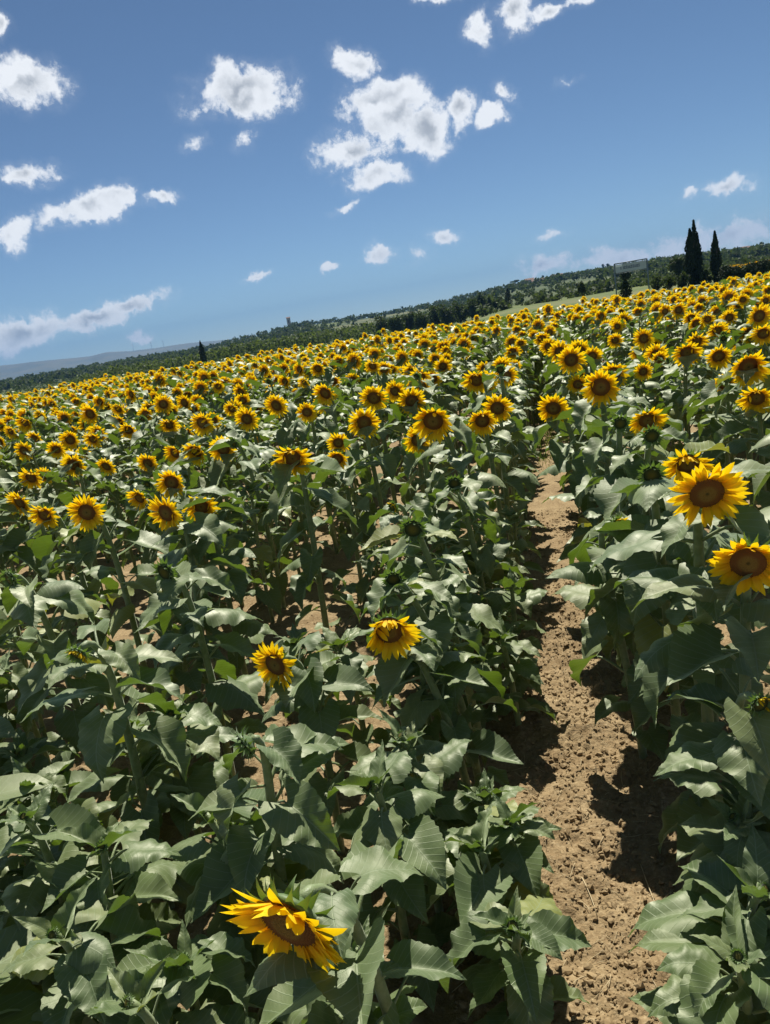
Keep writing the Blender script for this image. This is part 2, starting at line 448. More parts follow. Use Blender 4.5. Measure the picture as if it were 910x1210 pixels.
link('mountain', G(MV, MF).mesh('mountain', [mat_simple('mountain_scrub', (.04, .055, .035), (.08, .085, .05), .004)]), kind='structure')

# ------------------------------------------------------------------ trees
def leaf_cloud(P, size, rg, up=0.0):       # quads with random orientation at the points P
    n = len(P); a = rg.normal(size=(n, 3)); a[:, 2] += up; a /= np.linalg.norm(a, axis=1)[:, None]
    b = np.cross(a, rg.normal(size=(n, 3))); b /= np.linalg.norm(b, axis=1)[:, None]
    s = np.asarray(size) * rg.uniform(.6, 1.4, n); s = s[:, None]
    V = np.stack((P - a * s, P + b * s * .55, P + a * s, P - b * s * .55), 1).reshape(-1, 3)
    return V, np.arange(4 * n).reshape(n, 4)
def clumps(rg, n, nc, rx, ry, rz, cz, fill=.75):
    c = rg.normal(size=(nc, 3)); c /= np.linalg.norm(c, axis=1)[:, None]; c *= rg.uniform(.35, fill, nc)[:, None]
    k = rg.integers(0, nc, n); q = rg.normal(size=(n, 3)); q /= np.linalg.norm(q, axis=1)[:, None]
    q *= (rg.random(n) ** .4)[:, None] * rg.uniform(.25, .45, nc)[k][:, None]
    return (c[k] + q) * np.array([rx, ry, rz]) + np.array([0, 0, cz])
CYP = mat_simple('cypress_foliage', (.018, .030, .014), (.034, .050, .022), 3, .8, .2, trans=((.03, .05, .01), .1))
DARKFOL = mat_simple('dark_foliage', (.022, .038, .014), (.050, .070, .026), 1.2, .75, .25, trans=((.10, .15, .02), .2))
PALEFOL = mat_simple('pale_foliage', (.055, .085, .030), (.10, .125, .05), .6, .75, .25, trans=((.16, .22, .03), .25))
HILLFOL = mat_simple('hill_foliage', (.042, .062, .026), (.080, .100, .044), .08, .8, .2, trans=((.12, .17, .03), .2))
BARK = mat_simple('bark', (.06, .045, .03), (.10, .08, .06), 6, .9, .2)
tg = np.random.default_rng(77)
def tree_obj(name, label, px, d, h, crownV, crownF, mat, trunk_r, trunk_h, group=None, cat='tree'):
    x, y, z = spot(px, d)
    t = link(name, None, M=Matrix.Translation((x, y, z - .05)), label=label, cat=cat, group=group)
    hs = np.linspace(0, trunk_h, 6)
    P = np.stack((tg.normal(0, .01 * h, 6).cumsum() * .4, tg.normal(0, .01 * h, 6).cumsum() * .4, hs), 1)
    tr = tube(P, np.linspace(trunk_r, trunk_r * .35, 6), 7)
    for k in range(4):
        a = tg.uniform(0, 6.28); q = P[3]; e = q + np.array([math.cos(a) * h * .12, math.sin(a) * h * .12, h * .22])
        tr.add(tube(np.linspace(q, e, 4), np.linspace(trunk_r * .45, trunk_r * .12, 4), 5))
    link('trunk', tr.mesh('trunk', [BARK]), t)
    link('crown', tri_mesh('crown', crownV, crownF, [mat], smooth=False), t)
    return t
def cypress(label, px, d, h, w, tips, n=5200):
    P = []
    for (ox, top, share, wk) in tips:
        m = int(n * share); t = tg.random(m) ** .85; hh = top * h
        prof = np.where(t < .28, .55 + .45 * t / .28, (1 - ((t - .28) / .72) ** 1.7)) * wk + .03
        r = w * .5 * prof * (tg.random(m) ** .33); a = tg.uniform(0, 6.28, m)
        wob = 1 + .22 * np.sin(a * 3 + t * 17 + ox * 9) + .12 * np.sin(a * 5 - t * 31)
        P.append(np.stack((ox * w + r * wob * np.cos(a), r * wob * np.sin(a), .15 + t * hh), 1))
    P = np.vstack(P); V, F = leaf_cloud(P, .11 * (h / 7) ** .5 + .03, tg, up=2.2)
    return tree_obj('cypress_tree', label, px, d, h, V, F, CYP, .14, h * .8, cat='tree')
cypress('tall dark cypress with two pointed tips beside a smaller cypress behind the field', 820.5, 100, 7.15, 1.75, [(-.14, .88, .6, .9), (.12, 1.0, .32, .62), (.28, .80, .2, .55)], 7000)
cypress('narrow dark cypress standing right of the taller twin-tipped cypress', 846.5, 101, 5.6, 1.15, [(0, 1.0, .8, 1.0), (-.2, .72, .2, .6)], 4200)
cypress('lone dark slender cypress before the tree plantation on the left', 238.5, 190, 5.9, 1.55, [(0, 1, 1, 1)], 2600)
cypress('short stout cypress at the near end of the pale green meadow', 601, 250, 5.6, 2.3, [(0, 1, 1, 1.1)], 2200)
cypress('small dark cypress among the trees left of the meadow', 578.5, 255, 5.0, 1.9, [(0, 1, 1, 1.1)], 1800)
cypress('low dark conical shrub inside the frame of the roadside sign', 738.5, 84, 1.9, 1.0, [(0, 1, 1, 1.2)], 1500)
def broad(label, px, d, h, w, mat, n=900, size=.34, name='broadleaf_tree', cat='tree', trunk=.35, group=None):
    P = clumps(tg, n, 22, w / 2, w / 2, h * (1 - trunk) / 2, h * (trunk + (1 - trunk) / 2), .8)
    V, F = leaf_cloud(P, size, tg)
    return tree_obj(name, label, px, d, h, V, F, mat, .03 * h, h * .75, cat=cat, group=group)
broad('vase shaped dark little tree alone on the pale meadow', 687.5, 120, 2.9, 1.45, DARKFOL, 700, .16, trunk=.3)
broad('round dark tree just behind the roadside sign', 739.5, 135, 4.2, 1.7, DARKFOL, 700, .2)
broad('big round olive green tree left of the tall cypress', 801, 150, 4.9, 3.6, DARKFOL, 1500, .24, trunk=.1)
for i, (px, d, h, w, lab) in enumerate(((776, 108, 2.0, 2.0, 'low dark bush right of the sign frame'), (790, 104, 1.7, 2.2, 'low bush between the sign frame and the tall cypress'),
        (806, 97, 1.9, 1.7, 'bush at the left foot of the tall cypress'), (834, 98, 1.7, 1.5, 'bush between the feet of the two cypresses'))):
    broad(lab, px, d, h, w, DARKFOL, 900, .13, 'bush', 'bush', .05)
for i, (px, d, h, w) in enumerate(((450, 255, 8.2, 6.2), (466, 240, 6.6, 6.2), (481, 260, 8.2, 7.0), (497, 246, 7.2, 6.0), (513, 262, 8.8, 7.2), (527, 250, 8.6, 7.0), (542, 258, 8.2, 6.4), (556, 246, 7.0, 6.4), (568, 262, 7.8, 5.2), (590, 258, 4.6, 5.0))):
    w_ = ('first', 'second', 'third', 'fourth', 'fifth', 'sixth', 'seventh', 'eighth', 'ninth', 'tenth')[i]
    broad('dark broadleaf tree, %s from the left in the clump below the ridge' % w_, px, d, h, w, DARKFOL, 1500, .36, trunk=.02, group='dark trees below the ridge')
# clipped hedge at the right edge of the field
def hedge():
    P0 = spot(852, 96); P1 = spot(985, 84)
    n = 9500; t = tg.random(n); w = .55
    hgt = 1.35 + .25 * np.sin(t * 21) + .15 * np.sin(t * 47)
    P = np.stack((P0[0] + (P1[0] - P0[0]) * t + tg.normal(0, w * .4, n), P0[1] + (P1[1] - P0[1]) * t + tg.uniform(-w, w, n), .05 + hgt * tg.random(n) ** .6), 1)
    o = P.mean(0); o[2] = 0
    V, F = leaf_cloud(P - o, .12, tg)
    t_ = link('hedge', None, M=Matrix.Translation(o), label='long dark hedge right of the cypresses behind the field', cat='hedge')
    link('foliage', tri_mesh('hedge_foliage', V, F, [CYP], smooth=False), t_)
    st = G()
    for k in range(9):
        q = np.array(P0) + (np.array(P1) - np.array(P0)) * (k + .5) / 9 - o; q[2] = -.05
        st.add(tube(np.linspace(q, q + np.array([0, 0, 1.1]), 4), np.linspace(.05, .02, 4), 6))
    link('stems', st.mesh('hedge_stems', [BARK]), t_)
hedge()
def forest(name, label, specs, mat, nleaf, size, cat):
    VV = []
    for (x, y, z, h, w) in specs:
        P = clumps(tg, nleaf, 9, w / 2, w / 2, h * .48, h * .52) + np.array([x, y, z])
        VV.append(leaf_cloud(P, size * h, tg)[0])
    V = np.vstack(VV); F = np.arange(len(V)).reshape(-1, 4)
    link(name, tri_mesh(name, V, F, [mat], smooth=False), label=label, cat=cat, kind='stuff')
sp = []
for row in range(9):                       # rows of young poplars in the dip on the left
    d = 285 + row * 13
    for px in np.arange(72 + row * 2.2, 585, 4.3 * 300 / d):
        q = px + tg.normal(0, .6)
        x, y, z = spot(q, d + tg.normal(0, 1.5)); h = tg.uniform(5.0, 6.8) * (.55 + .45 * min(1, max(0, (px - 60) / 70))) + (1.2 if px > 250 else 0)
        sp.append((x, y, z, h, 2.2))
forest('poplar_plantation', 'dense plantation of young green trees beyond the field on the left', sp, PALEFOL, 26, .085, 'plantation')
sp = []
for k in range(130):
    px = tg.uniform(-120, 90); d = tg.uniform(330, 560); x, y, z = spot(px, d); sp.append((x, y, z, tg.uniform(2.5, 5), tg.uniform(5, 10)))
forest('far_copse', 'dark low wood in the dip at the far left edge', sp, DARKFOL, 60, .09, 'wood')
sp = []
HVn = np.array(HV)
while len(sp) < 5200:
    i = tg.integers(0, len(HVn)); r, c = divmod(i, HN)
    if r > 24: continue
    v = HVn[i]; px = np.linspace(RIDGE[0][0], RIDGE[-1][0], 260)[c]
    cover = float(fbm(np.array(v[0] / 130), np.array(v[1] / 130), 55, 3)) + (.16 if r > 17 else 0) - (.10 if 590 < px < 760 and 6 < r < 13 else 0) + (.12 if r < 6 and px > 560 else 0)
    if cover < .0 and tg.random() > .10: continue
    h = tg.uniform(4, 8.5) * (.5 if r < 6 and px > 560 else 1)
    sp.append((v[0] + tg.normal(0, 5), v[1] + tg.normal(0, 5), v[2] - .6, h, h * tg.uniform(.8, 1.5)))
forest('hillside_wood', 'green wood and scrub covering the long ridge', sp, HILLFOL, 40, .17, 'wood')

def hill_z(px, d):
    x, y = pxbear_np(px); r = int(np.argmin(np.abs(np.concatenate((np.linspace(430, 1150, 22), np.linspace(1150, 1700, 8)[1:])) - d)))
    c = int(np.argmin(np.abs(np.linspace(RIDGE[0][0], RIDGE[-1][0], 260) - px)))
    return HVn[r * HN + c]
def box(a, b): 
    (x0, y0, z0), (x1, y1, z1) = a, b
    V = [(x0, y0, z0), (x1, y0, z0), (x1, y1, z0), (x0, y1, z0), (x0, y0, z1), (x1, y0, z1), (x1, y1, z1), (x0, y1, z1)]
    return G(V, [(3, 2, 1, 0), (4, 5, 6, 7), (0, 1, 5, 4), (1, 2, 6, 5), (2, 3, 7, 6), (3, 0, 4, 7)])
PLASTER = mat_simple('plaster', (.42, .36, .28), (.50, .44, .35), .5, .9)
ROOF = mat_simple('roof_tile', (.17, .10, .07), (.22, .14, .10), .8, .9)
GLASS = mat_simple('window_dark', (.03, .035, .04), (.05, .055, .06), 1, .2, .6)
def house(label, px, d, w, dp, h, rot, name='farmhouse', cat='house', flat=False):
    v = hill_z(px, d)
    t = link(name, None, M=Matrix.Translation((v[0], v[1], v[2])) @ rotz(rot), label=label, cat=cat)
    link('wall', box((-w / 2, -dp / 2, -1.5), (w / 2, dp / 2, h)).mesh('wall', [PLASTER], False), t)
    r = .5; H = h + .01; e = .18 * dp + .6 if not flat else .5
    link('roof', G([(-w / 2 - r, -dp / 2 - r, H), (w / 2 + r, -dp / 2 - r, H), (w / 2 + r, dp / 2 + r, H), (-w / 2 - r, dp / 2 + r, H), (-w / 2 - r, 0, H + e), (w / 2 + r, 0, H + e)],
               [(0, 1, 5, 4), (2, 3, 4, 5), (1, 2, 5), (3, 0, 4), (3, 2, 1, 0)]).mesh('roof', [ROOF], False), t)
    for k in range(max(1, int(w / 4))):
        x = -w / 2 + (k + .5) * w / max(1, int(w / 4))
        link('window', box((x - .6, -dp / 2 - .08, h * .5), (x + .6, -dp / 2 + .1, h * .8)).mesh('window', [GLASS], False), t)
house('small pale farmhouse on the ridge beside the flat-topped pine', 627, 1000, 10, 8, 6, HEAD)
house('longer low farmhouse high on the ridge left of the sign', 660, 1080, 16, 9, 5, HEAD + .2)
house('pale farm building on the slope below the ridge farmhouse', 640, 860, 13, 7, 4, HEAD - .1)
house('pale building on the ridge crest right of the cypresses', 878, 1100, 18, 9, 5, HEAD)
house('thin dark bell tower on the hilltop at the left', 345, 1150, 5, 5, 15, HEAD, 'bell_tower', 'tower')
def umbrella_pine():
    v = hill_z(613, 1000)
    t = link('umbrella_pine', None, M=Matrix.Translation(v), label='flat-topped umbrella pine on the ridge beside a farmhouse', cat='tree')
    link('trunk', tube([(0, 0, -1), (.2, 0, 3), (0, 0, 6.4)], [.5, .4, .3], 6).mesh('trunk', [BARK]), t)
    V, F = leaf_cloud(clumps(tg, 700, 14, 6.2, 5, 1.3, 7.6), .7, tg)
    link('crown', tri_mesh('crown', V, F, [DARKFOL], smooth=False), t)
umbrella_pine()
for i, px in enumerate((722, 719.5, 713, 645)):
    v = hill_z(px, 1120)
    P = np.stack((tg.normal(0, .8, 260), tg.normal(0, .8, 260), 1 + 9 * tg.random(260) ** 1.2), 1)
    t = link('ridge_cypress', None, M=Matrix.Translation(v), label='thin cypress on the ridge skyline, %s' % ('nearest the left post of the sign', 'second left of the sign post', 'third left of the sign post', 'between the two ridge farmhouses')[i], cat='tree')
    V, F = leaf_cloud(P, .7, tg, 2)
    link('crown', tri_mesh('crown', V, F, [CYP], smooth=False), t); link('trunk', tube([(0, 0, -1), (0, 0, 5)], [.3, .1], 6).mesh('trunk', [BARK]), t)
# wind turbines on the far mountain
WHITE = mat_simple('white_paint', (.55, .56, .57), (.6, .61, .62), .1, .5)
for i, px in enumerate((160, 182, 196)):
    r = 21; c = int(np.argmin(np.abs(np.linspace(MT[0][0], MT[-1][0], 260) - px))); v = np.array(MV[r * MN + c])
    t = link('wind_turbine', None, M=Matrix.Translation(v) @ rotz(HEAD), label='faint wind turbine on the blue mountain, %s of three' % ('leftmost', 'middle', 'rightmost')[i], cat='wind turbine', group='wind turbines')
    link('tower', tube([(0, 0, -5), (0, 0, 20), (0, 0, 42)], [1.6, 1.3, .9], 8).mesh('tower', [WHITE]), t)
    link('nacelle', box((-1, -3, 41.5), (1, 3, 43.8)).mesh('nacelle', [WHITE], False), t)
    for k in range(3):
        a = .4 + i + k * 2.0944; e = np.array([math.sin(a), 0, math.cos(a)])
        link('blade', tube([np.array([0, -3.4, 42.6]), np.array([0, -3.4, 42.6]) + e * 6, np.array([0, -3.4, 42.6]) + e * 19], [.5, .9, .15], 5).mesh('blade', [WHITE]), t)

# ------------------------------------------------------------------ roadside sign behind the field
def sign():
    METAL = mat_simple('sign_metal', (.11, .15, .17), (.14, .18, .20), 2, .55, .4)
    PANEL = mat_simple('sign_panel', (.38, .42, .45), (.43, .47, .50), .6, .6)
    INK = mat_simple('sign_ink', (.05, .07, .13), (.06, .08, .15), 2, .6)
    PATCH = mat_simple('sign_white', (.8, .8, .8), (.82, .82, .82), 2, .5)
    A = Vector(spot(727.5, 90)); B = Vector(spot(766, 90)); w = (B - A).length
    ang = math.atan2(B.y - A.y, B.x - A.x)
    t = link('roadside_sign', None, M=Matrix.Translation(A) @ rotz(ang), label='large metal post sign with pale panel and dark lettering behind the field', cat='sign')
    H = 3.75
    for x in (0, w):
        link('post', tube([(x, 0, -.3), (x, 0, 1.6), (x, 0, H)], [.07, .07, .07], 10).mesh('post', [METAL]), t)
    link('top_beam', tube([(-.02, 0, H), (w / 2, 0, H + .01), (w + .02, 0, H)], [.065] * 3, 10).mesh('top_beam', [METAL]), t)
    link('lower_rail', tube([(0, 0, H - 1.05), (w / 2, 0, H - 1.05), (w, 0, H - 1.05)], [.025] * 3, 8).mesh('lower_rail', [METAL]), t)
    pn = link('panel', box((.1, -.03, H - .95), (w - .1, .03, H - .12)).mesh('panel', [PANEL], False), t)
    link('white_patch', box((.14, -.036, H - .36), (.80, -.0305, H - .14)).mesh('white_patch', [PATCH], False), pn)
    x = .62; g = G(); rr = random.Random(3)
    while x < w - .75:                     # lettering too far away to read: a line of dark strokes
        lw = rr.uniform(.10, .20)
        if rr.random() > .12:
            z0 = H - .66 + rr.uniform(-.02, .02); z1 = H - .36 + rr.uniform(-.03, .03)
            g.add(box((x, -.0345, z0), (x + .05, -.0305, z1))); g.add(box((x + .055, -.0345, z0 + .02), (x + lw - .03, -.0305, z0 + .09))); g.add(box((x + .055, -.0345, z1 - .1), (x + lw - .04, -.0305, z1 - .03)))
        x += lw
    link('lettering', g.mesh('lettering', [INK], False), pn)
sign()

# ------------------------------------------------------------------ sunflower pieces
def leaf_geo(rg, nL, nW, kind):
    L = 1.0
    if kind == 'young': a0, a1, W, lp, lr = rg.uniform(35, 65), rg.uniform(-5, 40), rg.uniform(.20, .30), .22, .6
    elif kind == 'wilt': a0, a1, W, lp, lr = rg.uniform(-35, -5), rg.uniform(-95, -55), rg.uniform(.36, .46), rg.uniform(.42, .65), rg.uniform(.4, .9)
    else: a0, a1, W, lp, lr = rg.uniform(-8, 24), rg.uniform(-62, -12), rg.uniform(.36, .47), rg.uniform(.42, .68), rg.uniform(.4, .9)
    p2 = np.array([lp * (1 - .25 * lr), 0, lp * lr * .72])
    pet = bez((0, 0, 0), (lp * .4, 0, lp * .45 * lr), (lp * .75 * (1 - .2 * lr), 0, lp * .8 * lr), p2, 7)
    s = np.linspace(0, 1, nL + 1); ang = np.radians(a0 + (a1 - a0) * s ** .85)
    ds = 1.0 / nL
    mx = np.concatenate(([0], np.cumsum(np.cos((ang[1:] + ang[:-1]) / 2)) * ds)); mz = np.concatenate(([0], np.cumsum(np.sin((ang[1:] + ang[:-1]) / 2)) * ds))
    prof = np.interp(s, [0, .07, .18, .3, .45, .6, .75, .88, .95, 1], [.58, .86, 1.0, .97, .82, .60, .36, .16, .07, .004]) * W
    u = np.linspace(-1, 1, nW + 1)
    fold = rg.uniform(-.05, .85); curl = rg.uniform(-.2, 1.1); wamp = rg.uniform(.02, .055); wf = rg.uniform(1.6, 4); ph = rg.uniform(0, 6, 2); tw = rg.uniform(-.6, .6); asym = rg.uniform(.88, 1.12)
    side_bend = rg.uniform(-.18, .18)
    if kind == 'young': fold = rg.uniform(.3, .9)
    V = []; UV = []
    for i in range(nL + 1):
        t = np.array([math.cos(ang[i]), 0, math.sin(ang[i])]); nn = np.array([-math.sin(ang[i]), 0, math.cos(ang[i])]); b = np.array([0, 1., 0])
        rt = tw * s[i]; b2 = b * math.cos(rt) + nn * math.sin(rt); n2 = nn * math.cos(rt) - b * math.sin(rt)
        for uu in u:
            au = abs(uu); w = prof[i] * (asym if uu > 0 else 1 / asym)
            if au > .99 and 0 < i < nL: w *= 1 + .026 * (1 if i % 2 else -1) * (1 if nL > 12 else 0)
            lat = w * uu
            sweep = -.27 * au ** 1.6 * max(0, 1 - s[i] / .38)
            q = abs(lat)
            tv = (s[i] + sweep) - .95 * q + .55 * q * q
            quilt = .019 * abs(math.sin(math.pi * (tv * 8.5))) * min(1, au * 3) * (1 - .5 * au)
            nz = fold * (math.sqrt(q * q + .0030) - .0548) + .020 * math.sin(9 * s[i] + ph[0] * 2) * math.sin(7 * lat + ph[1] * 2) - curl * q * q * 1.6 + wamp * math.sin(wf * 6.28 * s[i] + ph[0 if uu > 0 else 1]) * au ** 2 * min(1, prof[i] / W * 1.5) + quilt
            co = np.array([mx[i], 0, mz[i]]) + t * sweep + b2 * (lat * math.cos(fold * .6)) + n2 * nz + b * side_bend * s[i] ** 2
            V.append(co + p2); UV.append((lat + .5, s[i] + sweep))
    g = G(V, grid_faces(nL + 1, nW + 1), UV)
    return g, pet
LEN = .2                                   # template leaf is 1 long; objects scale it
def petiole_geo(pet, sides=6): return tube(pet, np.linspace(.028, .017, len(pet)), sides)
lg = np.random.default_rng(404)
LEAVES = {'mature': [], 'wilt': [], 'young': []}
for kind, cnt in (('mature', 12), ('wilt', 8), ('young', 5)):
    for k in range(cnt):
        st = lg.bit_generator.state
        g, pet = leaf_geo(lg, 30, 10, kind)
        lg2 = np.random.default_rng(0); lg2.bit_generator.state = st
        gl, _ = leaf_geo(lg2, 5, 4, kind); lg2.bit_generator.state = st; gx, _ = leaf_geo(lg2, 4, 2, kind)
        pg = petiole_geo(pet); both = G().add(g, mat=0).add(petiole_geo(pet, 5), mat=1)
        LEAVES[kind].append(dict(hi=g.mesh('leaf', [LEAF]), pet=pg.mesh('petiole', [STEM]), both=both.mesh('leaf', [LEAF, STEM]), lo=gl, xlo=gx, pg=petiole_geo(pet[::3], 3)))

def petal_geo(rg, nL=6, nW=2, short=1.0):
    L = rg.uniform(.54, .69) * short; W = rg.uniform(.072, .100); c0 = rg.uniform(-.1, .2); c1 = rg.uniform(-.5, .45); fold = rg.uniform(.1, .5); tw = rg.uniform(-.45, .45)
    s = np.linspace(0, 1, nL + 1); prof = np.interp(s, [0, .2, .5, .75, .9, 1], [.55, .9, 1, .80, .45, .03]) * W
    a = c0 + (c1 - c0) * s; x = np.concatenate(([0], np.cumsum(np.cos(a[1:])) * L / nL)); z = np.concatenate(([0], np.cumsum(np.sin(a[1:])) * L / nL))
    V = []; UV = []; rad = []
    for i in range(nL + 1):
        for u in np.linspace(-1, 1, nW + 1):
            r = tw * s[i]; lat = prof[i] * u; up = fold * abs(lat)
            V.append((x[i], lat * math.cos(r) - up * math.sin(r), z[i] + lat * math.sin(r) + up * math.cos(r))); UV.append((u * .5 + .5, s[i])); rad.append(s[i])
    return G(V, grid_faces(nL + 1, nW + 1), UV, rad)
pgn = np.random.default_rng(9)
PETALS = [petal_geo(pgn) for _ in range(9)]; PETAL_ME = [p.mesh('petal', [PETAL]) for p in PETALS]
PETALS_LO = [petal_geo(pgn, 2, 1) for _ in range(6)]
def bract_geo(rg, nL=5):
    L = rg.uniform(.30, .46); W = rg.uniform(.07, .10); c0 = rg.uniform(.0, .4); c1 = rg.uniform(-1.6, -.2)
    s = np.linspace(0, 1, nL + 1); prof = np.interp(s, [0, .25, .5, .75, 1], [.8, 1, .6, .22, .02]) * W
    a = c0 + (c1 - c0) * s; x = np.concatenate(([0], np.cumsum(np.cos(a[1:])) * L / nL)); z = np.concatenate(([0], np.cumsum(np.sin(a[1:])) * L / nL))
    V = []
    for i in range(nL + 1):
        for u in (-1, 0, 1): V.append((x[i], prof[i] * u, z[i] + .35 * abs(u) * prof[i]))
    return G(V, grid_faces(nL + 1, 3))
BRACTS = [bract_geo(pgn) for _ in range(6)]; BRACT_ME = [b.mesh('bract', [BRACT]) for b in BRACTS]
def place(r, a, z, tilt, s=1.0):           # on a ring of the head: radius, angle, height, upward tilt
    return rotz(a) @ Matrix.Translation((r, 0, z)) @ Matrix.Rotation(-tilt, 4, 'Y') @ Matrix.Scale(s, 4)
def petal_ring(rg, style='open'):
    out = []
    for layer, (cnt, t0, t1) in enumerate(((26, .0, .22), (24, .08, .36)) if style != 'fan' else ((30, .0, .2), (30, .1, .3))):
        for k in range(cnt):
            a = (k + .5 * layer) / cnt * 2 * math.pi + rg.normal(0, .06); til = rg.uniform(t0, t1)
            if rg.random() < .07: til += rg.uniform(.4, 1.3)
            if style == 'cup': til += .45
            if style == 'fan': til = rg.uniform(.0, .14) + .08 * layer + (.25 + .6 * rg.random() * math.sin(a) if math.sin(a) > .2 else 0)
            if style == 'droop' and math.sin(a) > .1: til += rg.uniform(.1, 1.2) * math.sin(a)
            if style == 'side' and math.cos(a - 2.4) > -.1: til += 1.1
            if style == 'half':
                if math.cos(a - .6) < .1: continue
                til += .8
            out.append((int(rg.integers(0, 9)), place(.45, a, .02 + .025 * layer, til, rg.uniform(.85, 1.1) * {'half': .7, 'fan': .88}.get(style, 1)) @ Matrix.Diagonal((1, 1.25 if style == 'fan' else 1, 1, 1))))
    return out
def bract_ring(rg, bud=False):
    out = []
    spec = ((15, -.25, .5, -.06, .42), (14, -.55, .1, -.14, .36)) if not bud else ((15, .75, 1.5, .06, .44), (15, .35, 1.2, .00, .50), (14, -.3, .6, -.08, .48), (12, -.8, 0, -.16, .38))
    for layer, (cnt, t0, t1, z, r) in enumerate(spec):
        for k in range(cnt):
            out.append((int(rg.integers(0, 6)), place(r, (k + .5 * layer) / cnt * 6.283 + rg.normal(0, .07), z, rg.uniform(t0, t1), rg.uniform(.9, 1.25))))
    return out
def revolve(prof, n, close=True):
    V = []; rad = []
    for (r, z, q) in prof:
        for k in range(n): a = k * 6.28318 / n; V.append((r * math.cos(a), r * math.sin(a), z)); rad.append(q)
    F = [(i * n + k, i * n + (k + 1) % n, (i + 1) * n + (k + 1) % n, (i + 1) * n + k) for i in range(len(prof) - 1) for k in range(n)]
    F.append(tuple((len(prof) - 1) * n + k for k in range(n)))
    return G(V, F, None, rad)
RECEPT = revolve([(.46, .0, 0), (.52, -.03, 0), (.48, -.12, 0), (.34, -.22, 0), (.16, -.30, 0), (.11, -.36, 0)][::-1], 20)
def disc_geo(hi=True, bud=False):
    R0 = .50
    g = revolve([(R0 * q, .02 + .10 * (1 - q ** 2.2) - .05 * max(0, 1 - q * 3), q) for q in (1, .85, .65, .42, .2, .04)], 22 if hi else 10)
    if hi:
        V = []; F = []; rad = []
        for k in range(330):
            q = math.sqrt((k + .5) / 330); a = k * 2.399963; z = .02 + .10 * (1 - q ** 2.2) - .05 * max(0, 1 - q * 3)
            c = np.array([R0 * q * math.cos(a), R0 * q * math.sin(a), z]); w = .021; hgt = (.018 + .045 * max(0, q - .55)) * random.uniform(.6, 1.3)
            tip = c + np.array([math.cos(a) * .012, math.sin(a) * .012, hgt])
            b = len(V)
            for j in range(4): V.append(c + w * np.array([math.cos(a + j * 1.571), math.sin(a + j * 1.571), 0]))
            V.append(tip); rad += [q] * 5; F += [(b, b + 1, b + 4), (b + 1, b + 2, b + 4), (b + 2, b + 3, b + 4), (b + 3, b, b + 4)]
        g.add(G(V, F, None, rad))
    return g
DISC_ME = disc_geo().mesh('disc', [DISC]); DISC_LO = disc_geo(False); DISC_XLO = revolve([(.5, .02, 1), (.32, .10, .64), (.10, .08, .2)], 8)
BUD_ME = disc_geo().mesh('bud_core', [BUDCORE])
RECEPT_ME = RECEPT.mesh('flower_head', [BRACT])
hg = np.random.default_rng(31)
def join_ring(ring, parts, mat, name):
    g = G()
    for (i, M) in ring: g.add(parts[i % len(parts)], nm(M))
    return g.mesh(name, [mat])
RINGS = {st: [petal_ring(hg, st) for _ in range(n)] for st, n in (('open', 7), ('cup', 4), ('droop', 3), ('half', 3), ('side', 3), ('fan', 2))}
RING_ME = {st: [join_ring(r, PETALS, PETAL, 'petals') for r in v] for st, v in RINGS.items()}
BR = [bract_ring(hg) for _ in range(4)]; BR_ME = [join_ring(r, BRACTS, BRACT, 'bracts') for r in BR]
BB = [bract_ring(hg, True) for _ in range(4)]; BB_ME = [join_ring(r, BRACTS, BRACT, 'bracts') for r in BB]

# ------------------------------------------------------------------ where the plants stand
plants = []
def normal_from(azdeg, nod):               # azimuth 0 faces the path's near end (-Y); positive turns towards +X; nod downwards
    a, e = R(azdeg), R(nod)
    return Vector((math.sin(a) * math.cos(e), -math.cos(a) * math.cos(e), -math.sin(e)))
def hero(px, py, wpx, kind='open', depth=None, az=None, nod=None, label=None, style=None, lean=(0, 0)):
    rate = -ray(px, py).z / FPX; auto = depth is None
    if depth is None:
        zs = FPX * .19 / wpx; zd = .60 / max(rate, .02)
        depth = min(max(math.sqrt(zs * zd), zs * .72), zs * 1.35)
        if kind != 'open': depth = min(max(zd, zs * .7), zs * 1.2)
    p = at(px, py, depth)
    rad = wpx * depth / FPX / 2 * (1.1 if auto else .97)
    az = rng.normal(-5, 8) if az is None else az
    nod = rng.uniform(8, 24) if nod is None else nod
    if kind == 'bud': rad *= 1.1
    plants.append(dict(head=p, n=normal_from(az, nod), rad=rad, kind=kind, hero=True, label=label, style=style, lean=lean))
H = hero
H(342, 1090, 166, depth=1.36, az=-16, nod=13, style='fan', label='nearest sunflower, head drooping low at the bottom with thick bent neck')
H(460, 745, 74, depth=2.45, az=8, nod=10, style='side', label='sunflower half wrapped in green bracts, foreground, left of the bare path')
H(326, 785, 62, depth=2.5, az=-18, nod=4, style='open', label='solitary sunflower facing left, left of the half-opened one in the foreground')
H(835, 582, 90, depth=2.05, az=2, nod=20, style='open', label='largest fully open sunflower at the right of the path, facing the viewer')
H(812, 548, 58, depth=2.75, az=-6, nod=28, style='droop', label='nodding sunflower partly hidden behind the largest open one')
H(884, 664, 92, depth=1.9, az=-14, nod=14, style='fan', label='nodding sunflower at the right edge below the largest open one')
H(729, 621, 38, 'half', depth=2.75, az=40, nod=10, label='half-open sunflower low among leaves left of the largest one')
H(710, 457, 50, depth=3.7, az=-8, nod=12, label='big open sunflower above the right edge of the path')
H(654, 482, 40, depth=4.1, az=-14, nod=22, style='open', label='open sunflower leaning over the far end of the bare path')
H(765, 496, 46, depth=3.5, az=4, nod=26, style='droop', label='sunflower behind a pair of green buds right of the path')
H(733, 500, 30, 'bud', depth=3.2, az=0, nod=14, label='green bud, left of the pair above the path')
